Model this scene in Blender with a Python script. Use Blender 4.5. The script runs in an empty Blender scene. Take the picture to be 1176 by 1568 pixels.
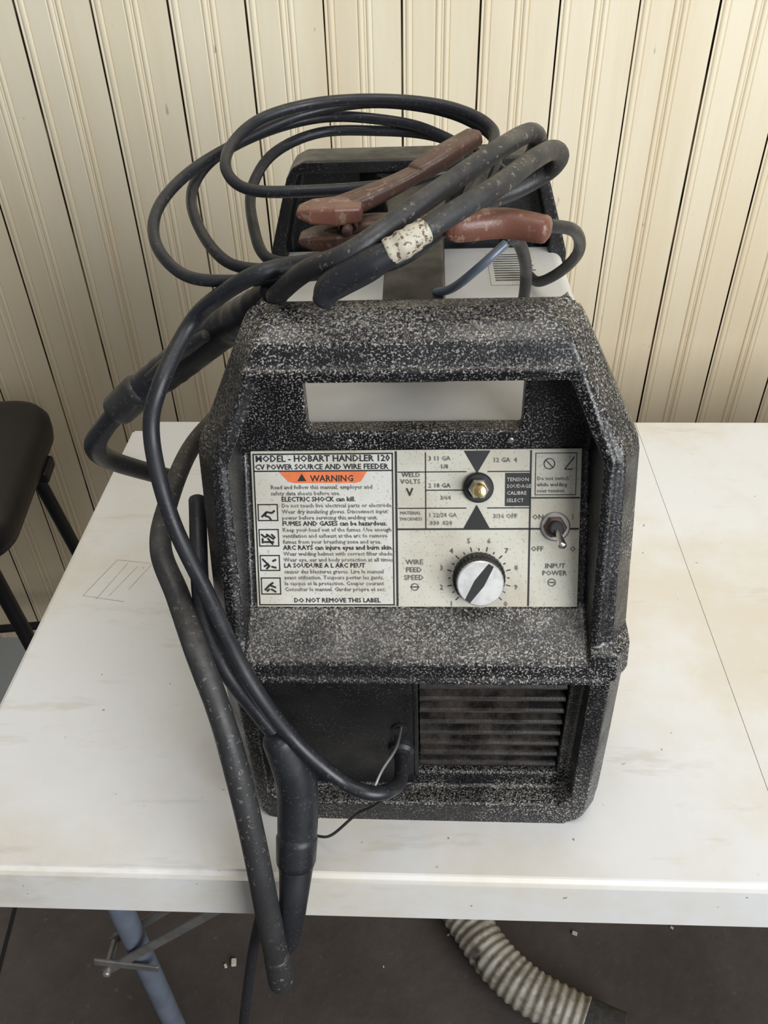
import bpy, bmesh, math, random
from mathutils import Vector, Matrix
random.seed(3)
sc=bpy.context.scene
col=sc.collection
sc.view_settings.view_transform='Standard'
# ------------------------------------------------ camera
R=Matrix.Rotation(math.radians(3.1),4,'Z')@Matrix.Rotation(math.radians(51),4,'X')@Matrix.Rotation(math.radians(-1.6),4,'Z')
cam=bpy.data.cameras.new('camera');co=bpy.data.objects.new('camera',cam);col.objects.link(co)
cam.sensor_fit='VERTICAL';cam.sensor_height=24;cam.lens=19.53;cam.clip_start=.01
co.matrix_world=Matrix.Translation((0,0,1.34))@R
sc.camera=co

# ------------------------------------------------ materials
class NT:
    def __init__(s,name):
        s.m=bpy.data.materials.new(name);s.m.use_nodes=True;s.nt=s.m.node_tree
        s.b=s.nt.nodes['Principled BSDF']
        s.tc=s.nt.nodes.new('ShaderNodeTexCoord')
    def n(s,t,**k):
        x=s.nt.nodes.new(t)
        for a,v in k.items(): setattr(x,a,v)
        return x
    def l(s,a,b): s.nt.links.new(a,b)
    def noise(s,scale,detail=2,rough=.5,vscale=None):
        x=s.n('ShaderNodeTexNoise');x.inputs['Scale'].default_value=scale;x.inputs['Detail'].default_value=detail
        x.inputs['Roughness'].default_value=rough
        src=s.tc.outputs['Object']
        if vscale:
            mp=s.n('ShaderNodeMapping');mp.inputs['Scale'].default_value=vscale;s.l(src,mp.inputs[0]);src=mp.outputs[0]
        s.l(src,x.inputs['Vector']);return x.outputs['Fac']
    def axis(s,i):
        sp=s.n('ShaderNodeSeparateXYZ');s.l(s.tc.outputs['Object'],sp.inputs[0]);return sp.outputs[i]
    def ramp(s,src,a,b,lo=0.,hi=1.):
        x=s.n('ShaderNodeMapRange');x.interpolation_type='SMOOTHSTEP'
        x.inputs[1].default_value=a;x.inputs[2].default_value=b;x.inputs[3].default_value=lo;x.inputs[4].default_value=hi
        s.l(src,x.inputs[0]);return x.outputs[0]
    def mul(s,a,b,op='MULTIPLY'):
        x=s.n('ShaderNodeMath',operation=op)
        for i,v in enumerate((a,b)):
            if isinstance(v,(int,float)): x.inputs[i].default_value=v
            else: s.l(v,x.inputs[i])
        x.use_clamp=True
        return x.outputs[0]
    def mix(s,f,a,b):
        x=s.n('ShaderNodeMix',data_type='RGBA')
        for i,v in ((0,f),(6,a),(7,b)):
            if isinstance(v,(int,float)): x.inputs[i].default_value=v
            elif isinstance(v,tuple): x.inputs[i].default_value=(v[0],v[1],v[2],1)
            else: s.l(v,x.inputs[i])
        return x.outputs[2]
    def up(s,a,b):
        g=s.n('ShaderNodeNewGeometry');sp=s.n('ShaderNodeSeparateXYZ');s.l(g.outputs['Normal'],sp.inputs[0])
        return s.ramp(sp.outputs[2],a,b)
    def edge(s,a,b):
        g=s.n('ShaderNodeNewGeometry');return s.ramp(g.outputs['Pointiness'],a,b)
    def col(s,c):
        if isinstance(c,tuple): s.b.inputs['Base Color'].default_value=(c[0],c[1],c[2],1)
        else: s.l(c,s.b.inputs['Base Color'])
    def rough(s,r):
        if isinstance(r,(int,float)): s.b.inputs['Roughness'].default_value=r
        else: s.l(r,s.b.inputs['Roughness'])
    def bump(s,h,st,d=.001):
        x=s.n('ShaderNodeBump');x.inputs['Strength'].default_value=st;x.inputs['Distance'].default_value=d
        s.l(h,x.inputs['Height']);s.l(x.outputs[0],s.b.inputs['Normal'])
def simple(name,c,rough=.5,metal=0,var=.15,scale=60,bump=0):
    t=NT(name);f=t.ramp(t.noise(scale,4),.35,.65)
    t.col(t.mix(f,tuple(x*(1-var) for x in c),tuple(min(1,x*(1+var)) for x in c)))
    t.rough(rough);t.b.inputs['Metallic'].default_value=metal
    if bump: t.bump(t.noise(scale*6,3),bump,.0006)
    return t.m
def dusty(name,base,dust,rough=.42,speck=1.,top=.5,sc1=520,thr=.60,bump=.25,topcol=(.15,.12,.09),grain=False):
    t=NT(name)
    sp=t.ramp(t.noise(sc1,2,.6),thr,thr+.06)
    if grain:
        up=t.up(.15,.85)
        big=t.ramp(t.noise(15,4,.6),.40,.62,0.,1.)
        edge=t.edge(.51,.56)
        cov=t.mul(t.mul(t.mul(big,.62),.13,'ADD'),t.mul(edge,.55),'ADD')
        cov=t.mul(cov,t.mul(up,.35),'ADD')
        f1=t.mul(t.mul(sp,cov),speck)
        g=t.ramp(t.noise(430,4,.75),.46,.58)
        f2=t.mul(t.mul(up,t.mul(g,t.ramp(t.noise(30,5,.7),.36,.62,.3,1.))),top)
    else:
        patch=t.ramp(t.noise(24,4),.34,.60,.10,1.)
        up=t.up(.2,.85)
        f1=t.mul(t.mul(sp,patch),speck)
        f2=t.mul(t.mul(up,t.ramp(t.noise(60,5,.7),.35,.7)),top)
    c=t.mix(f2,base,topcol);c=t.mix(f1,c,dust)
    t.col(c);t.rough(t.ramp(t.noise(40,3),.3,.7,rough-.08,rough+.15))
    t.bump(t.noise(700,2),bump,.0005)
    return t.m
M={}
M['plastic']=dusty('black_dusty_plastic',(.0055,.0055,.007),(.42,.40,.37),.33,1.,.75,sc1=760,thr=.55,bump=.4,topcol=(.20,.175,.145),grain=True)
M['plastic2']=dusty('black_plastic',(.005,.005,.006),(.2,.19,.17),.38,.30,.12,sc1=700,thr=.60)
M['rubber']=dusty('black_rubber',(.014,.015,.019),(.24,.22,.19),.42,.22,.35,sc1=420,thr=.62,bump=.1,topcol=(.06,.056,.053))
M['rubberold']=dusty('worn_rubber',(.026,.026,.027),(.28,.24,.18),.48,.5,.5,sc1=260,thr=.61,bump=.3,topcol=(.11,.10,.085))
M['case']=simple('grey_painted_metal',(.60,.585,.55),.5,0,.06,15)
M['slat']=dusty('louver_plastic',(.012,.010,.009),(.2,.17,.15),.28,.1,.5,topcol=(.12,.095,.08))
M['dark']=simple('dark_void',(.004,.004,.004),.8)
M['ink']=simple('label_ink',(.018,.018,.018),.6)
M['greyink']=simple('label_grey_ink',(.13,.125,.115),.6,0,.35,90)
M['orange']=simple('warning_orange',(.80,.20,.07),.5,0,.08,120)
M['chrome']=simple('brushed_aluminium',(.85,.84,.80),.28,1,.05,200)
M['knobcap']=simple('knob_aluminium',(.74,.73,.70),.38,.6,.10,160)
M['brass']=simple('brass',(.75,.55,.25),.3,1,.1)
M['copper']=dusty('copper_handle',(.17,.068,.045),(.34,.25,.19),.34,.5,.4,sc1=180,thr=.58,topcol=(.22,.135,.10))
M['rust']=dusty('rusty_steel',(.095,.046,.032),(.27,.19,.13),.42,.7,.45,sc1=230,thr=.58,topcol=(.17,.12,.09))
t=NT('label_tape');f=t.ramp(t.noise(320,4,.7),.52,.58);t.col(t.mix(f,(.52,.48,.38),(.12,.08,.05)));t.rough(.5);M['tape']=t.m
t=NT('label_white');f=t.mul(t.ramp(t.noise(600,2,.6),.61,.68),.55);f2=t.mul(t.ramp(t.noise(24,5),.40,.68),.55)
t.col(t.mix(f,t.mix(f2,(.66,.65,.59),(.51,.455,.35)),(.30,.26,.2)));t.rough(.5);M['label']=t.m
t=NT('label_cream');f=t.mul(t.ramp(t.noise(560,2,.6),.60,.67),.55);f2=t.mul(t.ramp(t.noise(24,5),.38,.68),.65)
t.col(t.mix(f,t.mix(f2,(.60,.58,.49),(.44,.385,.285)),(.28,.24,.18)));t.rough(.5);M['cream']=t.m
# wall
t=NT('cream_painted_wood')
a=t.ramp(t.noise(3,4,.6,(6,1,.5)),.3,.7);b=t.mul(t.ramp(t.noise(60,3,.6,(1,1,.35)),.71,.76),.5)
c=t.mix(a,(.81,.705,.505),(.87,.785,.595))
g=t.mul(t.ramp(t.axis(2),.35,1.25,1.,0.),t.ramp(t.noise(2.5,4,.6,(3,1,1)),.2,.8,.7,1.))  # lower wall: shade painted into the colour by height, mixed with grime
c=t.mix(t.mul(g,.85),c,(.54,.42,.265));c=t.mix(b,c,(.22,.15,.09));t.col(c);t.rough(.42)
t.bump(t.noise(25,4,.5,(3,1,.4)),.12,.004);M['wall']=t.m
t=NT('wall_groove_gap');a=t.ramp(t.noise(5,3,.6,(8,1,1.2)),.46,.62);t.col(t.mix(a,(.05,.03,.015),(.42,.33,.2)));t.rough(.8);M['gap']=t.m
# table
t=NT('white_table_plastic')
a=t.mul(t.ramp(t.noise(4.5,6,.65),.38,.68),.8);b=t.ramp(t.noise(130,2,.5),.735,.78)
c=t.mix(a,(.80,.80,.79),(.71,.635,.50));c=t.mix(t.mul(b,.8),c,(.2,.14,.08))
d=t.mul(t.ramp(t.noise(14,5,.7,(.4,2.,1)),.58,.70),.25);c=t.mix(d,c,(.45,.38,.27));t.col(c)
t.rough(t.ramp(t.noise(9,4),.3,.7,.28,.48));t.bump(t.noise(400,2),.06,.0005);M['table']=t.m
# floor
t=NT('dark_concrete');a=t.ramp(t.noise(3,7,.65),.3,.7);b=t.ramp(t.noise(90,4,.6),.62,.75)
c=t.mix(a,(.040,.031,.026),(.085,.068,.057));c=t.mix(t.mul(b,.35),c,(.18,.15,.12))
c=t.mix(t.ramp(t.axis(1),.93,1.0),c,(.42,.43,.43));t.col(c);t.rough(.75)
t.bump(t.noise(60,5),.3,.004);M['floor']=t.m
M['leg']=simple('grey_steel_tube',(.17,.20,.25),.4,.3,.1,30)
M['bracket']=simple('galvanised_bracket',(.30,.285,.27),.4,.7,.15,50)
t=NT('ribbed_hose_plastic');a=t.ramp(t.noise(30,5,.7),.42,.62);b=t.ramp(t.noise(16,3),.60,.68);c=t.mix(a,(.36,.33,.27),(.20,.17,.13))
t.col(t.mix(b,c,(.05,.04,.03)));t.rough(.5);M['hose']=t.m
M['stool']=simple('black_stool_vinyl',(.007,.006,.007),.45,0,.2,30,.1)
M['chip']=simple('pale_debris',(.5,.45,.38),.8)
M['pencil']=simple('faint_pencil',(.50,.46,.38),.6)

# ------------------------------------------------ mesh helpers
def empty(name,loc=(0,0,0),parent=None):
    o=bpy.data.objects.new(name,None);o.empty_display_size=.05;o.location=loc;col.objects.link(o);o.parent=parent;return o
def link(name,me,mat,parent=None,smooth=True):
    if mat:
        for m in (mat if isinstance(mat,list) else [mat]): me.materials.append(m)
    if smooth: me.polygons.foreach_set('use_smooth',[True]*len(me.polygons))
    o=bpy.data.objects.new(name,me);col.objects.link(o);o.parent=parent;return o
def mesh(name,v,f,mat,parent=None,smooth=False):
    me=bpy.data.meshes.new(name);me.from_pydata([tuple(x) for x in v],[],f);me.update();return link(name,me,mat,parent,smooth)
def fixn(me):
    bm=bmesh.new();bm.from_mesh(me);bmesh.ops.recalc_face_normals(bm,faces=bm.faces);bm.to_mesh(me);bm.free()
def box(name,c,s,mat,parent=None,bev=.0,rot=None,seg=3):
    bm=bmesh.new();bmesh.ops.create_cube(bm,size=1)
    for v in bm.verts: v.co=Vector((v.co.x*s[0],v.co.y*s[1],v.co.z*s[2]))
    if bev: bmesh.ops.bevel(bm,geom=bm.edges[:],offset=bev,segments=seg,profile=.5,affect='EDGES')
    mt=Matrix.Translation(c)@(rot.to_4x4() if rot else Matrix())
    bm.transform(mt)
    me=bpy.data.meshes.new(name);bm.to_mesh(me);bm.free();return link(name,me,mat,parent,False)
def cr(P,n):
    out=[];L=len(P)
    for i in range(L-1):
        p0=P[i-1] if i else P[0]*2-P[1];p1=P[i];p2=P[i+1];p3=P[i+2] if i+2<L else P[-1]*2-P[-2]
        for k in range(n):
            s=k/n
            out.append(.5*((2*p1)+(p2-p0)*s+(2*p0-5*p1+4*p2-p3)*s*s+(3*p1-p0-3*p2+p3)*s**3))
    out.append(P[-1]);return out
def tube(name,pts,r,mat,parent=None,n=10,seg=16,flat=1.,rf=None,round_end=True,boxy=0.):
    P=[Vector(p) for p in pts]
    if isinstance(r,(int,float)): r=[r]*len(P)
    Q=cr([Vector((p.x,p.y,p.z,rr)) for p,rr in zip(P,r)],n)
    C=[q.xyz for q in Q];RR=[q.w for q in Q]
    T=[(C[min(i+1,len(C)-1)]-C[max(i-1,0)]).normalized() for i in range(len(C))]
    if round_end:
        nc=[];nr=[];nt=[]
        for a in (0,.35,.7): nc.append(C[0]-T[0]*RR[0]*.55*math.cos(a*math.pi/2));nr.append(RR[0]*max(.02,math.sin(a*math.pi/2+.02)));nt.append(T[0])
        ec=[];er=[];et=[]
        for a in (.7,.35,0): ec.append(C[-1]+T[-1]*RR[-1]*.55*math.cos(a*math.pi/2));er.append(RR[-1]*max(.02,math.sin(a*math.pi/2+.02)));et.append(T[-1])
        C=nc+C+ec;RR=nr+RR+er;T=nt+T+et
    nrm=T[0].orthogonal().normalized()
    if flat!=1.:
        up=Vector((0,0,1));nrm=(up-T[0]*up.dot(T[0])).normalized()
    V=[];F=[];arc=0
    for i,c in enumerate(C):
        nrm=(nrm-T[i]*nrm.dot(T[i]))
        nrm=nrm.normalized() if nrm.length>1e-6 else T[i].orthogonal().normalized()
        b=T[i].cross(nrm)
        if i: arc+=(C[i]-C[i-1]).length
        rr=RR[i]*(rf(arc) if rf else 1)
        for k in range(seg):
            a=2*math.pi*k/seg;ca,sa=math.cos(a),math.sin(a)
            if boxy:
                q=(abs(ca)**(2+6*boxy)+abs(sa)**(2+6*boxy))**(-1/(2+6*boxy))
            else: q=1
            V.append(c+nrm*ca*rr*flat*q+b*sa*rr*q)
    for i in range(len(C)-1):
        for k in range(seg):
            k2=(k+1)%seg;F.append((i*seg+k,i*seg+k2,(i+1)*seg+k2,(i+1)*seg+k))
    F.append(tuple(range(seg))[::-1]);F.append(tuple(range((len(C)-1)*seg,len(C)*seg)))
    return mesh(name,V,F,mat,parent,True)
def mm(s): return [tuple(float(a)/1000 for a in p.split(',')) for p in s.split()]
def lathe(name,prof,mat,parent,loc=(0,0,0),seg=40,knurl=0,rot=None):
    V=[];F=[]
    for j,(r,z) in enumerate(prof):
        for k in range(seg):
            a=2*math.pi*k/seg;rr=r*(1+(knurl if k%2 else 0));V.append((rr*math.cos(a),rr*math.sin(a),z))
    for j in range(len(prof)-1):
        for k in range(seg):
            k2=(k+1)%seg;F.append((j*seg+k,j*seg+k2,(j+1)*seg+k2,(j+1)*seg+k))
    F.append(tuple(range((len(prof)-1)*seg,len(prof)*seg)))
    o=mesh(name,V,F,mat,parent,False);o.location=loc
    if rot: o.rotation_euler=rot
    return o
def bake(o):
    dg=bpy.context.evaluated_depsgraph_get();me=bpy.data.meshes.new_from_object(o.evaluated_get(dg));o.modifiers.clear();o.data=me;return o
def boolean(o,c,op='DIFFERENCE'):
    m=o.modifiers.new('b','BOOLEAN');m.object=c;m.operation=op;m.solver='EXACT';bake(o);bpy.data.objects.remove(c)
def absorb(o,c):
    bm=bmesh.new();bm.from_mesh(o.data);bm.from_mesh(c.data);bm.to_mesh(o.data);bm.free();bpy.data.objects.remove(c)
def remesh(o,vox,it=4):
    m=o.modifiers.new('r','REMESH');m.mode='VOXEL';m.voxel_size=vox;m.use_smooth_shade=True
    s=o.modifiers.new('s','SMOOTH');s.iterations=it;s.factor=.5;bake(o)
    o.data.polygons.foreach_set('use_smooth',[True]*len(o.data.polygons))
def prism(name,pf,pb,mat=None):
    n=len(pf);V=list(pf)+list(pb);F=[tuple(range(n))[::-1],tuple(range(n,2*n))]+[(i,(i+1)%n,n+(i+1)%n,n+i) for i in range(n)]
    o=mesh(name,V,F,mat);fixn(o.data);return o

# ------------------------------------------------ room
def beadboard():
    P=.0985;x0=-.0255-P*22;pr=[];mi=[]
    def add(x,y,m=0): pr.append((x,y));mi.append(m)
    for i in range(46):
        b=x0+i*P
        g=.0008+.0006*random.random()
        add(b-g-.0002,0);add(b-g,.005,1);add(b+g,.005,1);add(b+g+.0002,0)
        def bead(c,w):
            add(c-w/2-.0016,0);add(c-w/2,.0012)
            for a in range(1,6):
                t=math.pi*a/6;add(c-w/2*math.cos(t),.0012-.0024*math.sin(t))
            add(c+w/2,.0012);add(c+w/2+.0016,0)
        bead(b+.0085,.008)
        bead(b+.0460,.007);bead(b+.0565,.007)
    V=[];F=[];Z=[0,.7,1.4,2.1,2.9]
    for z in Z:
        for x,y in pr: V.append((x,1.21+y,z))
    n=len(pr);idx=[]
    for j in range(len(Z)-1):
        for k in range(n-1):
            F.append((j*n+k,j*n+k+1,(j+1)*n+k+1,(j+1)*n+k));idx.append(1 if (mi[k]==1 or mi[k+1]==1) else 0)
    b=len(V);xa,xb=pr[0][0],pr[-1][0]
    V+=[(xa,1.27,0),(xb,1.27,0),(xb,1.27,2.9),(xa,1.27,2.9)];F.append((b+1,b,b+3,b+2));idx.append(0)
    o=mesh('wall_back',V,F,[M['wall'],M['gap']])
    o.data.polygons.foreach_set('material_index',idx)
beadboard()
f=box('floor',(0,0,-.025),(4.5,5.0,.05),M['floor'])
w=empty('floor_joint')
box('joint_strip',(-.60,.2,.0006),(.006,1.4,.001),M['dark'],w,rot=Matrix.Rotation(math.radians(7),3,'Z'))

# ------------------------------------------------ table
tb=empty('folding_table',(0,0,0))
TX0,TX1,TY0,TY1=-.380,.946,.307,.934
def slab(name,x0,x1,parent):
    bm=bmesh.new();bmesh.ops.create_cube(bm,size=1)
    for v in bm.verts: v.co=Vector(((x0+x1)/2+v.co.x*(x1-x0),(TY0+TY1)/2+v.co.y*(TY1-TY0),.708+v.co.z*.064))
    e=[e for e in bm.edges if abs(e.verts[0].co.z-e.verts[1].co.z)>.01 and (abs(e.verts[0].co.x-TX0)<.001 or abs(e.verts[0].co.x-TX1)<.001)]
    bmesh.ops.bevel(bm,geom=e,offset=.022,segments=5,affect='EDGES')
    e=[e for e in bm.edges if abs(e.calc_face_angle(0))>.6 and abs(e.verts[0].co.z-e.verts[1].co.z)<.001 and not (abs(e.verts[0].co.x-.2805)<.002 and abs(e.verts[1].co.x-.2805)<.002)]
    bmesh.ops.bevel(bm,geom=e,offset=.006,segments=3,affect='EDGES')
    me=bpy.data.meshes.new(name);bm.to_mesh(me);bm.free();return link(name,me,M['table'],parent,False)
slab('top_half_a',TX0,.2803,tb);slab('top_half_b',.2809,TX1,tb)
box('seam_core',(.2806,.62,.7085),(.002,.60,.060),M['pencil'],tb)
for (x0,y0,x1,y1) in ((-.345,.60,-.325,.655),(-.330,.595,-.312,.65),(-.345,.60,-.300,.592),(-.325,.655,-.288,.650),(-.318,.60,-.300,.645),(-.30,.61,-.286,.648)):
    d=Vector((x1-x0,y1-y0,0));box('pencil_mark',((x0+x1)/2,(y0+y1)/2,.7401),(d.length,.0007,.0002),M['pencil'],tb,rot=Matrix.Rotation(math.atan2(d.y,d.x),3,'Z'))
for sx,nm in ((-.305,'left'),(.87,'right')):
    for yy in (.40,.84):
        tube('leg_'+nm,[(sx,yy,.70),(sx,yy,.5),(sx,yy,.25),(sx,yy,.012)],.0125,M['leg'],tb,seg=20)
    s=1 if sx<0 else -1
    for dy in (-.016,.018):
        a=Vector((sx-.040*s,.40+dy,.370));b=Vector((sx+.27*s,.40+dy,.69));d=b-a
        box('brace_bar',(a+b)/2,(d.length,.003,.012),M['bracket'],tb,bev=.001,rot=d.to_track_quat('X','Z').to_matrix())
    tube('brace_bolt',[(sx-.036*s,.38,.374),(sx-.036*s,.422,.374)],.005,M['bracket'],tb,seg=12)
    box('brace_clip',(sx-.010*s,.383,.392),(.07,.003,.012),M['bracket'],tb,bev=.001,rot=Matrix.Rotation(math.radians(12),3,'Y'))
    box('crossbar_'+nm,(sx,.62,.60),(.018,.42,.018),M['leg'],tb,bev=.003)

# ------------------------------------------------ welding machine
WO=Vector((.001,.356,.7385))
wm=empty('welding_machine',WO)
ROT=math.radians(-.8);wm.rotation_euler=(0,ROT,0)
def yf(z): return .006*z/.18 if z<.18 else .008+(z-.18)*.30
zs=[(.0,.120,.124),(.004,.128,.132),(.010,.132,.1365),(.03,.1335,.138),(.09,.134,.1385),(.166,.134,.1385),(.170,.135,.1395),(.190,.135,.1395),(.193,.1348,.1390),(.25,.1345,.138),(.308,.1345,.137),(.316,.133,.1355),(.325,.128,.130),(.380,.102,.102),(.387,.098,.098),(.392,.090,.090)]
V=[];F=[]
for z,wl,wr_ in zs:
    y=yf(z);ch1,ch2=(.020,.0125) if z>.192 else (.013,.0105)
    if z>.167 and z<.192: y=.000 if z<.18 else .005
    if z>.383: y+=.008
    if z>.39: y+=.010
    for sx,w in ((-1,wl),(1,wr_)): V+=[(sx*w,.10,z),(sx*w,y+ch1,z),(sx*(w-ch2),y,z)]
for i in range(len(zs)-1):
    a=i*6;b=a+6
    ring=[0,1,2,5,4,3]
    for k in range(6):
        k2=(k+1)%6;F.append((a+ring[k],a+ring[k2],b+ring[k2],b+ring[k]))
ring=[0,1,2,5,4,3];F.append(tuple(ring[::-1]));F.append(tuple((len(zs)-1)*6+k for k in ring))
bz=mesh('front_bezel',V,F,M['plastic']);fixn(bz.data)
def yp(z): return min(.039+(z-.201)*.5275,.087)
def poly(yfun,zb,top=.358):
    h=[(-.112,zb),(.112,zb),(.112,.292),(.112,.310),(.090,top),(-.090,top),(-.112,.310),(-.112,.292)]
    return [(x,yfun(z),z) for x,z in h]
c=prism('c',poly(lambda z:-.1,.129),poly(yp,.201));boolean(bz,c)
wv=((-.068,.308),(.068,.308),(.068,.358),(-.068,.358))
c=prism('c',[(x,.05,z) for x,z in wv],[(x,.14,z) for x,z in wv]);boolean(bz,c)
lo=[(-.113,.034),(-.104,.024),(.106,.024),(.115,.034),(.115,.158),(.110,.163),(-.108,.163),(-.113,.158)]
c=prism('c',[(x*1.02,-.05,z) for x,z in lo],[(x,.018,z) for x,z in lo]);boolean(bz,c)
lv=[(.000,.040),(.106,.040),(.106,.160),(.000,.160)]
c=prism('c',[(x,-.05,z) for x,z in lv],[(x,.036,z) for x,z in lv]);boolean(bz,c)
rp=[(-.1165,.192),(-.1165,.250),(-.1165,.308),(-.1160,.313),(-.0955,.3610),(-.0920,.3640),(0,.3640),(.0920,.3640),(.0955,.3610),(.1160,.313),(.1165,.308),(.1165,.250),(.1165,.192)]
cc=tube('c',[(x,yf(z)+.0008,z) for x,z in rp],.0030,None,n=4,seg=10);absorb(bz,cc)
cc=tube('c',[(x,.0012,z) for x,z in ((-.116,.168),(-.11,.169),(0,.169),(.11,.169),(.118,.168))],.0026,None,n=4,seg=10);absorb(bz,cc)
remesh(bz,.00135,2);bz.parent=wm
for x_ in (-.042,.061): lathe('bezel_screw',[(.0022,0),(.0021,.0008),(.0012,.0013)],M['bracket'],wm,(x_,.0865,.3015),rot=(math.radians(90),0,0),seg=16)
box('lower_door',(-.056,.0185,.095),(.108,.005,.134),M['plastic2'],wm,bev=.0015)
V=[];F=[]
for i in range(9):
    z=.047+i*.0131
    pr=[(.035,z-.0045),(.0235,z-.0040),(.0215,z-.0032),(.0212,z-.0012),(.0225,z+.0004),(.035,z+.0052)]
    b=len(V);q=len(pr)
    for x in (.002,.105):
        for y,zz in pr: V.append((x,y,zz))
    for k in range(q-1): F.append((b+k,b+k+1,b+q+k+1,b+q+k))
    F.append(tuple(b+k for k in range(q))[::-1]);F.append(tuple(b+q+k for k in range(q)))
lm=mesh('louver_slats',V,F,M['slat'],wm,False)
box('louver_frame',(-.001,.019,.1),(.0035,.008,.124),M['plastic2'],wm,bev=.001)
box('louver_back',(.053,.0355,.1),(.108,.001,.12),M['dark'],wm)
lathe('cable_inlet',[(.010,0),(.0095,.004),(.007,.006),(.0062,.010)],M['rubber'],wm,(-.012,.016,.074),rot=(math.radians(90),0,0))
lathe('wire_inlet',[(.006,0),(.0058,.001),(.003,.0012)],M['dark'],wm,(-.013,.0158,.097),rot=(math.radians(90),0,0))
pr=[]
hw,h,r=.131,.306,.010
for a in range(7):
    t=math.pi/2*a/6;pr.append((hw-r+r*math.cos(t),h-r+r*math.sin(t)))
pr=[(hw,.012)]+pr;pr=pr+[(-x,z) for x,z in pr[::-1]]
cs=prism('metal_case',[(x,.092,z) for x,z in pr],[(x,.392,z) for x,z in pr],M['case']);cs.parent=wm
for sx in (-1,1):
    for i in range(7): box('case_side_slot',(sx*.1311,.16+i*.026,.13),(.0008,.006,.10),M['dark'],wm)
zr=[(.0,.120),(.012,.131),(.18,.1335),(.305,.1345),(.32,.130),(.376,.112),(.385,.106),(.390,.095)]
V=[];F=[]
for z,w in zr:
    for sx in (-1,1): V+=[(sx*w,.378,z),(sx*w,.418,z)]
for i in range(len(zr)-1):
    a=i*4;b=a+4
    for k,k2 in ((0,1),(1,3),(3,2),(2,0)): F.append((a+k,a+k2,b+k2,b+k))
F.append((0,2,3,1));q=(len(zr)-1)*4;F.append((q,q+1,q+3,q+2))
rb=mesh('rear_bezel',V,F,M['plastic2']);fixn(rb.data)
rv=((-.118,.3),(.118,.3),(.118,.318),(.101,.379),(-.101,.379),(-.118,.318))
c=prism('c',[(x,.30,z) for x,z in rv],[(x,.402,z) for x,z in rv]);boolean(rb,c)
remesh(rb,.0018,2);rb.parent=wm
V=[];F=[]
sp=[(.075,.020,.350,.378),(.12,.020,.346,.374),(.20,.021,.345,.372),(.30,.022,.345,.372),(.372,.030,.34,.378),(.40,.05,.33,.38)]
for y,w,z0,z1 in sp: V+=[(-w,y,z0),(w,y,z0),(w,y,z1),(-w,y,z1)]
for i in range(len(sp)-1):
    for k in range(4): F.append((i*4+k,i*4+(k+1)%4,i*4+4+(k+1)%4,i*4+4+k))
F.append((0,3,2,1));F.append(tuple(len(V)-4+k for k in range(4)))
hs=mesh('carry_handle',V,F,M['plastic2']);fixn(hs.data);remesh(hs,.002,4);hs.parent=wm
st=empty('rating_sticker',(.085,.345,.3062),wm)
def rect3(V,F,x0,y0,x1,y1,z):
    b=len(V);V+=[(x0,y0,z),(x1,y0,z),(x1,y1,z),(x0,y1,z)];F.append((b,b+1,b+2,b+3))
V=[];F=[];rect3(V,F,-.022,-.035,.022,.035,.0003);mesh('sheet',V,F,M['label'],st)
V=[];F=[]
for i in range(12):
    y=.028-i*.005;x1=random.uniform(.002,.018);rect3(V,F,-.018,y,x1,y+.0022,.0006)
mesh('print',V,F,M['greyink'],st)
V=[];F=[];rect3(V,F,-.119,.352,-.088,.378,.3066);mesh('side_sticker_blue',V,F,simple('sticker_blue',(.35,.5,.6)),wm)
V=[];F=[];rect3(V,F,-.112,.358,-.095,.368,.3069);mesh('side_sticker_orange',V,F,M['orange'],wm)

# ---------------- control panel
pn=empty('control_panel',(0,.0385,.2015),wm);pn.rotation_euler=(math.radians(62.2),0,0)
SX,SY=.0004223,.000442
def L(s,t): return ((s-251)*SX,(235-t)*SY)
box('panel_plate',(0,.052,.0012),(.2135,.1055,.0016),M['cream'],pn,bev=.0006)
Z0=.00215
def rects(name,lst,mat,z=Z0):
    V=[];F=[]
    for s0,t0,s1,t1 in lst:
        x0,y0=L(s0,t1);x1,y1=L(s1,t0);rect3(V,F,x0,y0,x1,y1,z)
    return mesh(name,V,F,mat,pn)
def frame(s0,t0,s1,t1,w=1.5): return [(s0,t0,s1,t0+w),(s0,t1-w,s1,t1),(s0,t0,s0+w,t1),(s1-w,t0,s1,t1)]
rects('warning_sheet',[(3,2,217,233)],M['label'],Z0)
lines=frame(2,2,218,234,2)+[(2,27,218,29),(221,0,224,235),(426,0,428.5,235),(222,115,502,117.5),(267,2,268.5,115),(225,30,330,31.5),(362,30,427,31.5),(225,84,330,85.5),(362,84,427,85.5),(267,57,330,58.5),(429,69,502,71)]
lines+=frame(434,4,496,66,1)
for t0,t1 in ((77,103),(115,142),(155,180),(190,217)): lines+=frame(6,t0,38,t1,1.8)
lines+=[(389,33,427,82)]
rects('panel_lines',lines,M['ink'],Z0+.0002)
def polyp(name,pts,mat,z):
    V=[(*L(s,t),z) for s,t in pts];return mesh(name,V,[tuple(range(len(V)))[::-1]],mat,pn)
polyp('warning_banner',[(42,29),(178,29),(168,44),(160,46),(66,46),(56,44)],M['orange'],Z0+.0003)
polyp('warning_triangle',[(70,43),(84,43),(77,32)],M['ink'],Z0+.0004)
polyp('selector_mark_top',[(326,0),(366,0),(346,33)],M['ink'],Z0+.0003)
polyp('selector_mark_bottom',[(346,80),(366,115),(326,115)],M['ink'],Z0+.0003)
def stroke(s0,t0,s1,t1,w=2.2):
    a=Vector(L(s0,t0));b=Vector(L(s1,t1));d=(b-a).normalized();n=Vector((-d.y,d.x))*w*SX/2
    return [(*(a-n),Z0+.0003),(*(b-n),Z0+.0003),(*(b+n),Z0+.0003),(*(a+n),Z0+.0003)]
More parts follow.
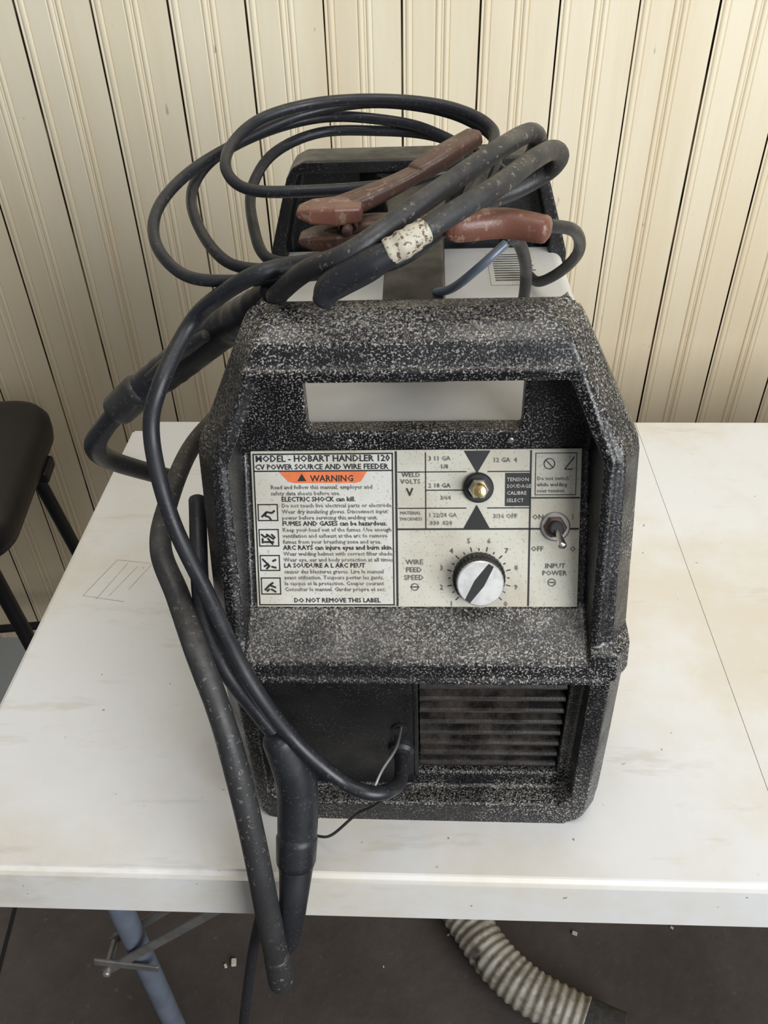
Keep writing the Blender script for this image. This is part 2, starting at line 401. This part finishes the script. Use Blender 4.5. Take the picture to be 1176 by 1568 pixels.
pics=[[(12,20,20,12),(20,12,28,14),(20,12,17,18),(17,18,24,20),(24,20,27,25),(28,14,33,10)],
      [(10,8,16,13),(16,13,22,9),(14,20,30,20),(12,14,12,22),(26,8,32,14),(20,14,28,24),(18,8,30,16)],
      [(10,6,20,16),(12,18,20,14),(16,22,22,16),(24,18,32,20),(26,10,32,7)],
      [(12,20,20,12),(20,12,26,8),(20,12,30,16),(15,22,20,18),(22,18,30,23)]]
for (t0,t1),pc in zip(((77,103),(115,142),(155,180),(190,217)),pics):
    V=[];F=[]
    for a,b_,c_,d_ in pc: k=len(V);V+=stroke(a,t0+b_,c_,t0+d_,3.);F.append((k,k+1,k+2,k+3))
    mesh('pictogram',V,F,M['ink'],pn)
T=[(6,14,'MODEL - HOBART HANDLER 120',12.2,0),(5,25.5,'CV POWER SOURCE AND WIRE FEEDER',10.0,0),(90,43.5,'WARNING',12,0)]
body=['Read and follow this manual, employer and','safety data sheets before use.','ELECTRIC SHOCK can kill.','Do not touch live electrical parts or electrode.','Wear dry insulating gloves. Disconnect input','power before servicing this welding unit.','FUMES AND GASES can be hazardous.','Keep your head out of the fumes. Use enough','ventilation and exhaust at the arc to remove','fumes from your breathing zone and area.','ARC RAYS can injure eyes and burn skin.','Wear welding helmet with correct filter shade.','Wear eye, ear and body protection at all times.','LA SOUDURE A L ARC PEUT','causer des blessures graves. Lire le manuel','avant utilisation. Toujours porter les gants,','le casque et la protection. Couper courant','Consulter le manuel. Garder propre et sec.','DO NOT REMOVE THIS LABEL']
tt=55
for i,b in enumerate(body):
    big=b.isupper() or b.split()[0].isupper()
    x=28 if i<2 else 44
    if b==body[-1]: tt=229;x=58
    T.append((x,tt,b,8.9 if big else 7.9,0 if big else 1));tt+=9.2
T+=[(231,38,'WELD',9,1),(229,48,'VOLTS',9,1),(238,66,'V',15,0),(228,94,'MATERIAL',6.2,1),(227,103,'THICKNESS',6.0,1),
(272,14,'3 11 GA',8.5,1),(290,26,'1/8',8.5,1),(272,54,'2 18 GA',8.5,1),(290,72,'3/64',8,1),(272,98,'1 22/24 GA',8,1),(272,110,'.030 .024',8.5,1),
(370,17,'12 GA  4',8.5,1),(371,100,'3/16 OFF',8.5,1),(236,170,'WIRE',10,1),(236,182,'FEED',10,1),(233,194,'SPEED',10,1),
(437,44,'Do not switch',7.2,1),(437,53,'while welding',7.2,1),(437,62,'sous tension',7.2,1),(431,102,'ON',9.5,1),(430,150,'OFF',9.5,1),(491,102,'I',10,1),(489,150,'O',10,1),(452,176,'INPUT',9.5,1),(448,187,'POWER',9.5,1)]
kc=(350,191)
for i in range(10):
    a=math.radians(225-30*i);T.append((kc[0]+60*math.cos(a)-3,kc[1]-58*math.sin(a)+3,str(i+1) if i<9 else '0',10,1))
def texts(name,lst,mat,z,bold=.0):
    bmx=bmesh.new();tmp=[]
    for s,t,b,size,k in lst:
        c=bpy.data.curves.new('t','FONT');c.body=b;c.size=size*SX*1.15;c.resolution_u=1;c.offset=bold*size*SX
        o=bpy.data.objects.new('t',c);col.objects.link(o);x,y=L(s,t);o.location=(x,y,z);tmp.append(o)
    bpy.context.view_layer.update();dg=bpy.context.evaluated_depsgraph_get()
    for o in tmp:
        me=bpy.data.meshes.new_from_object(o.evaluated_get(dg));me.transform(o.matrix_world);bmx.from_mesh(me);bpy.data.meshes.remove(me)
    for o in tmp: bpy.data.objects.remove(o)
    me=bpy.data.meshes.new(name);bmx.to_mesh(me);bmx.free();link(name,me,mat,pn,False)
texts('panel_text_bold',[x for x in T if x[4]==0],M['ink'],Z0+.0004,.022)
texts('panel_text_fine',[x for x in T if x[4]==1],M['greyink'],Z0+.0004,.01)
tw=[(391,45,'TENSION',7,0),(391,55,'SOUDAGE',7,0),(391,65,'CALIBRE',7,0),(391,76,'SELECT',7,0)]
texts('panel_text_white',tw,M['label'],Z0+.0004)
V=[];F=[]
for i in range(19):
    a=math.radians(225-15*i);d=Vector((math.cos(a),math.sin(a)));n=Vector((-d.y,d.x));x,y=L(*kc);c=Vector((x,y))
    r0,r1=(.0185,.0215) if i%2==0 else (.0185,.0202);w=.0003
    b=len(V)
    for p in (c+d*r0-n*w,c+d*r1-n*w,c+d*r1+n*w,c+d*r0+n*w): V.append((p.x,p.y,Z0+.0003))
    F.append((b,b+1,b+2,b+3))
mesh('dial_ticks',V,F,M['ink'],pn)
def ringp(name,s,t,r,w,mat):
    x,y=L(s,t);V=[];F=[];n=28
    for k in range(n):
        a=2*math.pi*k/n;V+=[(x+r*math.cos(a),y+r*math.sin(a),Z0+.0004),(x+(r-w)*math.cos(a),y+(r-w)*math.sin(a),Z0+.0004)]
    for k in range(n): k2=(k+1)%n;F.append((2*k,2*k2,2*k2+1,2*k+1))
    mesh(name,V,F,mat,pn)
ringp('icon_ring',455,20,.0036,.0005,M['ink']);ringp('icon_ring',463,198,.0026,.0004,M['ink']);ringp('icon_ring',250,205,.0025,.0004,M['ink'])
V=[];F=[]
for s_ in ((449,14,461,26),(478,28,492,10),(478,28,490,28),(459,198,467,198),(243,205,257,205)):
    k=len(V);V+=stroke(*s_,1.4);F.append((k,k+1,k+2,k+3))
mesh('icon_strokes',V,F,M['ink'],pn)
x,y=L(348,54)
lathe('selector_bushing',[(.0098,0),(.0098,.0022),(.0088,.0032),(.0060,.0034)],M['ink'],pn,(x,y,Z0))
lathe('selector_nut',[(.0068,0),(.0068,.0046),(.0058,.0056),(.003,.0056)],M['chrome'],pn,(x,y,Z0+.002),seg=6)
lathe('selector_stem',[(.0046,0),(.0046,.009),(.0038,.0108),(.001,.0114)],M['brass'],pn,(x,y,Z0+.005),seg=20)
x,y=L(350,191)
lathe('speed_knob_skirt',[(.0172,0),(.0168,.0035),(.0155,.0045),(.0152,.011),(.0150,.0125)],M['plastic2'],pn,(x,y,Z0),seg=72,knurl=.025)
lathe('speed_knob_cap',[(.0151,0),(.0151,.0015),(.0143,.0022),(.001,.0022)],M['knobcap'],pn,(x,y,Z0+.0122),seg=64)
a=math.radians(58);d=Vector((math.cos(a),math.sin(a)));n=Vector((-d.y,d.x));c=Vector((x,y))
pts=[c-d*.0142-n*.0012,c-d*.0142+n*.0026,c+n*.0042,c+d*.0142+n*.0026,c+d*.0142-n*.0012,c-n*.0028]
mesh('speed_knob_pointer',[(p.x,p.y,Z0+.0147) for p in pts],[tuple(range(6))[::-1]],M['ink'],pn)
x,y=L(466,113)
lathe('toggle_washer',[(.0096,0),(.0096,.0008),(.0088,.0012)],M['bracket'],pn,(x,y,Z0))
lathe('toggle_nut',[(.0072,0),(.0072,.0028),(.0062,.0034)],M['rust'],pn,(x,y,Z0+.001),seg=6)
lathe('toggle_bushing',[(.0048,0),(.0048,.0065),(.0038,.007)],M['ink'],pn,(x,y,Z0+.001),seg=24)
tube('toggle_lever',[(x,y,Z0+.005),(x+.001,y-.004,Z0+.012),(x+.0018,y-.0085,Z0+.018)],[.0016,.002,.0030],M['chrome'],pn,n=5)

# ------------------------------------------------ cables
tube('ground_cable',mm('15,565,1169 -19,553,1165 -70,548,1163 -111,551,1163 -130,572,1169 -131,604,1177 -114,634,1186 -78,654,1191 -31,659,1192 16,651,1189 46,629,1182 49,604,1173 27,540,1153 -14,492,1138 -64,471,1139 -116,472,1135 -146,485,1134 -168,513,1142 -174,549,1152 -160,589,1163 -129,627,1173 -89,659,1182 -42,674,1186 2,668,1184 35,652,1178 53,625,1169 42,576,1154 -10,519,1136 -59,496,1130 -92,499,1130 -123,510,1131 -147,544,1141 -159,586,1152 -148,624,1163 -114,657,1172 -72,673,1177 -27,670,1175 7,658,1170 35,627,1160 25,570,1143 -36,533,1131 -74,522,1127 -100,526,1127 -113,556,1136 -120,600,1148 -109,642,1160 -77,669,1167 -32,672,1167 7,666,1165 40,640,1160 60,590,1158'),.0038,M['rubber'],n=8,seg=12)
gun=empty('welding_gun')
tube('folded_cable_upper',mm('-86,460,1130 -62,432,1158 -35,416,1175 -2,439,1190 34,482,1200 60,530,1200 70,547,1196 73,558,1186 66,560,1172 45,552,1162'),.0058,M['rubberold'],gun)
tube('folded_cable_lower',mm('-8,414,1180 19,432,1190 40,453,1195 65,501,1195 79,528,1192 86,545,1183 82,560,1170 62,556,1160 36,540,1156'),.0058,M['rubberold'],gun)
tube('tape_collar',mm('-17,411,1176 -8,413,1180 2,420,1184'),[.0068,.0072,.0064],M['tape'],gun,round_end=False,rf=lambda a:1+.04*math.sin(a*900))
tube('strain_relief',mm('-52,410,1150 -46,412,1158 -28,411,1169 -15,411,1176'),[.0055,.0080,.0086,.0066],M['rubber'],gun)
tube('handle_grip',mm('-88,471,1128 -110,490,1105 -133,508,1085 -177,517,1050 -205,518,1030'),[.009,.0125,.0130,.0130,.0115],M['rubber'],gun,rf=lambda a:1+.03*math.sin(a*500))
tube('handle_neck_ring',mm('-203,518,1032 -222,518,1016'),[.0132,.0126],M['rubberold'],gun)
tube('gun_cable_tail',mm('-219,518,1018 -236,520,1000 -251,525,978 -250,545,950 -225,590,900'),[.008,.0075,.0085,.008,.008],M['rubber'],gun)
tube('trigger_lever',mm('-140,490,1090 -165,500,1070 -190,505,1050'),[.004,.005,.003],M['rubberold'],gun)
IR=Matrix.Rotation(-ROT,3,'Y')
def loc(s): return [IR@(Vector(p)-WO) for p in mm(s)]
tube('lead_cable',loc('-20,505,1148 -48,481,1147 -67,472,1146 -92,458,1146 -118,465,1130 -142,472,1108 -159,440,1082 -166,425,1054 -156,400,1011 -135,375,970 -108,341,928 -82,329,881 -53,320,850 -33,315,842 -19,322,834 -12,342,818 -12,374,812'),.0052,M['rubber'],wm)
tor=empty('welding_torch')
tube('supply_hose',mm('-160,560,985 -176,520,978 -179,460,974 -176,420,966 -159,388,952 -140,350,941 -126,328,907 -116,308,865 -109,290,820 -104,273,761 -102,265,690 -102,264,673'),[.007,.007,.007,.0075,.008,.008,.008,.0085,.0085,.0088,.0092,.0092],M['rubberold'],tor)
tube('hose_end_cuff',mm('-102,266,705 -102,264,668'),[.0096,.0102],M['rubberold'],tor)
tube('torch_handle',mm('-92,334,874 -83,325,838 -84,307,796 -87,285,759 -94,279,715 -97,277,700'),[.012,.0145,.0138,.0105,.010,.0085],M['rubber'],tor)
tube('torch_collar',mm('-84,307,798 -85,298,782'),[.0146,.0140],M['rubber'],tor)
tube('torch_hose',mm('-92,335,872 -106,343,890 -126,353,925 -142,382,950 -154,450,985'),.006,M['rubber'],tor)
tube('hanging_lead',mm('-112,286,735 -120,299,696 -137,300,615 -162,300,476 -186,300,330 -200,310,120 -180,330,10 -100,360,6'),.0045,M['rubber'])
tube('loose_wire',loc('-22,318,830 -33,322,812 -44,326,796 -63,330,762 -74,336,748 -84,342,744'),.0011,M['rubberold'],wm,seg=8)
tube('feed_wire',loc('-30,317,841 -24,330,846 -15,348,846 -12,372,838'),.0011,M['bracket'],wm,seg=8)
# ground clamp
gc=empty('ground_clamp')
tube('arm_rear',mm('-56,462,1178 -36,470,1182 -16,478,1188 2,488,1194 18,500,1199'),[.0080,.0085,.0072,.0062,.0060],M['rust'],gc,flat=.55,boxy=.8,seg=20)
tube('handle_rear',mm('-2,486,1193 12,496,1198 30,512,1204'),[.0066,.0074,.0064],M['rust'],gc,flat=.7,boxy=.5,seg=20)
tube('arm_front',mm('-53,462,1166 -30,464,1170 -5,466,1170 22,463,1170'),[.008,.0090,.008,.0065],M['rust'],gc,flat=.6,boxy=.8,seg=20)
tube('handle_front',mm('16,459,1171 22,460,1171 46,465,1171 68,458,1170'),[.0070,.0082,.0082,.0076],M['copper'],gc,flat=.95,boxy=.2)
jx=[(-.068,.006,.004),(-.060,.010,.008),(-.046,.011,.010),(-.032,.007,.008)]
for dz,nm,m in ((.0,'jaw_lower',M['rust']),(.015,'jaw_upper',M['copper'])):
    V=[];F=[]
    for x,wy,wz in jx: V+=[(x,.458-wy,1.166+dz-wz*.5),(x,.458+wy,1.166+dz-wz*.5),(x,.458+wy,1.166+dz+wz*.5),(x,.458-wy,1.166+dz+wz*.5)]
    for i in range(3):
        for k in range(4): F.append((i*4+k,i*4+(k+1)%4,i*4+4+(k+1)%4,i*4+4+k))
    F+=[(0,3,2,1),(12,13,14,15)]
    o=mesh(nm,V,F,m,gc);fixn(o.data);bv=o.modifiers.new('b','BEVEL');bv.width=.0015;bv.segments=2
tube('pivot_pin',mm('-40,446,1174 -40,472,1174'),.003,M['rust'],gc,seg=12)
tube('pivot_spring',[(-.040+.005*math.cos(a*1.2),.452+a*.0006,1.174+.005*math.sin(a*1.2)) for a in range(0,28)],.0010,M['rust'],gc,n=3,seg=6)
tube('power_cord',mm('30,500,1150 50,508,1158 77,519,1150 103,557,1132 114,590,1105 108,615,1080 95,640,1060 90,680,1050'),.0042,M['rubber'],n=10)
tube('electrode_rod',mm('10,505,1112 21,495,1120 37,482,1140 50,486,1151'),.0028,M['leg'],n=6)
tube('short_lead',mm('50,490,1152 58,500,1148 66,516,1130 72,545,1100 74,575,1058'),.0040,M['rubber'],n=8)

# ------------------------------------------------ corrugated hose on floor
ch=empty('corrugated_hose')
tube('ribbed_body',mm('20,760,37 40,690,37 63,634,37 87,595,37 119,548,37 163,508,37 216,480,37 245,466,37'),.032,M['hose'],ch,n=34,seg=28,rf=lambda a:1+.045*math.sin(a*2*math.pi/.0125),round_end=False)
tube('end_cuff',mm('236,470,37 262,458,37 285,449,37'),[.033,.034,.034],M['rubberold'],ch,seg=28,round_end=False)
# ------------------------------------------------ stool
so=empty('bar_stool',(-.734,.930,0));so.rotation_euler=(0,0,math.radians(8))
def rr(cx,cy,hx,hy,r,n=8):
    o=[]
    for sx,sy,a0 in ((1,1,0),(-1,1,90),(-1,-1,180),(1,-1,270)):
        for k in range(n+1):
            a=math.radians(a0+90*k/n);o.append((cx+sx*(hx-r)+r*math.cos(a),cy+sy*(hy-r)+r*math.sin(a)))
    return o
V=[];F=[];lay=[(.0,.615),(.006,.612),(.008,.625),(.008,.645),(.003,.656),(-.006,.660),(-.03,.661)]
for off,z in lay:
    p=rr(.006,0,.164+off,.172+off,.065)
    V+=[(x,y,z) for x,y in p]
n=len(p)
for j in range(len(lay)-1):
    for k in range(n): k2=(k+1)%n;F.append((j*n+k,j*n+k2,(j+1)*n+k2,(j+1)*n+k))
F.append(tuple(range(n))[::-1]);F.append(tuple(range((len(lay)-1)*n,len(lay)*n)))
mesh('seat',V,F,M['stool'],so,True)
for sx in (-1,1):
    for sy in (-1,1):
        tube('leg',[(sx*.12,sy*.12,.615),(sx*.155,sy*.14,.3),(sx*.185,sy*.155,.012)],.011,M['stool'],so,seg=14)
for sy in (-1,1): tube('rung',[(-.172,sy*.146,.18),(.172,sy*.146,.18)],.008,M['stool'],so,seg=12)
for sx in (-1,1): tube('rung',[(sx*.164,-.145,.24),(sx*.164,.145,.24)],.008,M['stool'],so,seg=12)
box('hinge_bracket',(.165,.06,.598),(.03,.05,.02),M['stool'],so,bev=.004)
# ------------------------------------------------ debris
de=empty('floor_debris')
for x,y,s in ((.247,.607,.008),(-.28,.549,.011),(-.292,.544,.006),(.05,.60,.004),(.40,.62,.005),(-.05,.55,.003)):
    box('chip',(x,y,s*.25),(s,s*.7,s*.5),M['chip'],de,bev=s*.12,rot=Matrix.Rotation(random.random()*3,3,'Z'))

# ------------------------------------------------ lights
def area(name,loc,target,sx,sy,e,c):
    l=bpy.data.lights.new(name,'AREA');l.shape='RECTANGLE';l.size=sx;l.size_y=sy;l.energy=e;l.color=c
    o=bpy.data.objects.new(name,l);o.location=loc;o.rotation_euler=(Vector(target)-Vector(loc)).to_track_quat('-Z','Y').to_euler();col.objects.link(o)
area('garage_door_daylight',(1.7,-1.5,1.8),(0,.7,.9),1.8,1.6,86,(.94,.97,1))
area('skylight_glow',(.1,.2,3.2),(0,1.0,1.0),1.6,1.2,20,(1,.97,.92))
wd=bpy.data.worlds.new('world');sc.world=wd;wd.use_nodes=True
wd.node_tree.nodes['Background'].inputs[0].default_value=(.88,.93,1,1);wd.node_tree.nodes['Background'].inputs[1].default_value=.22
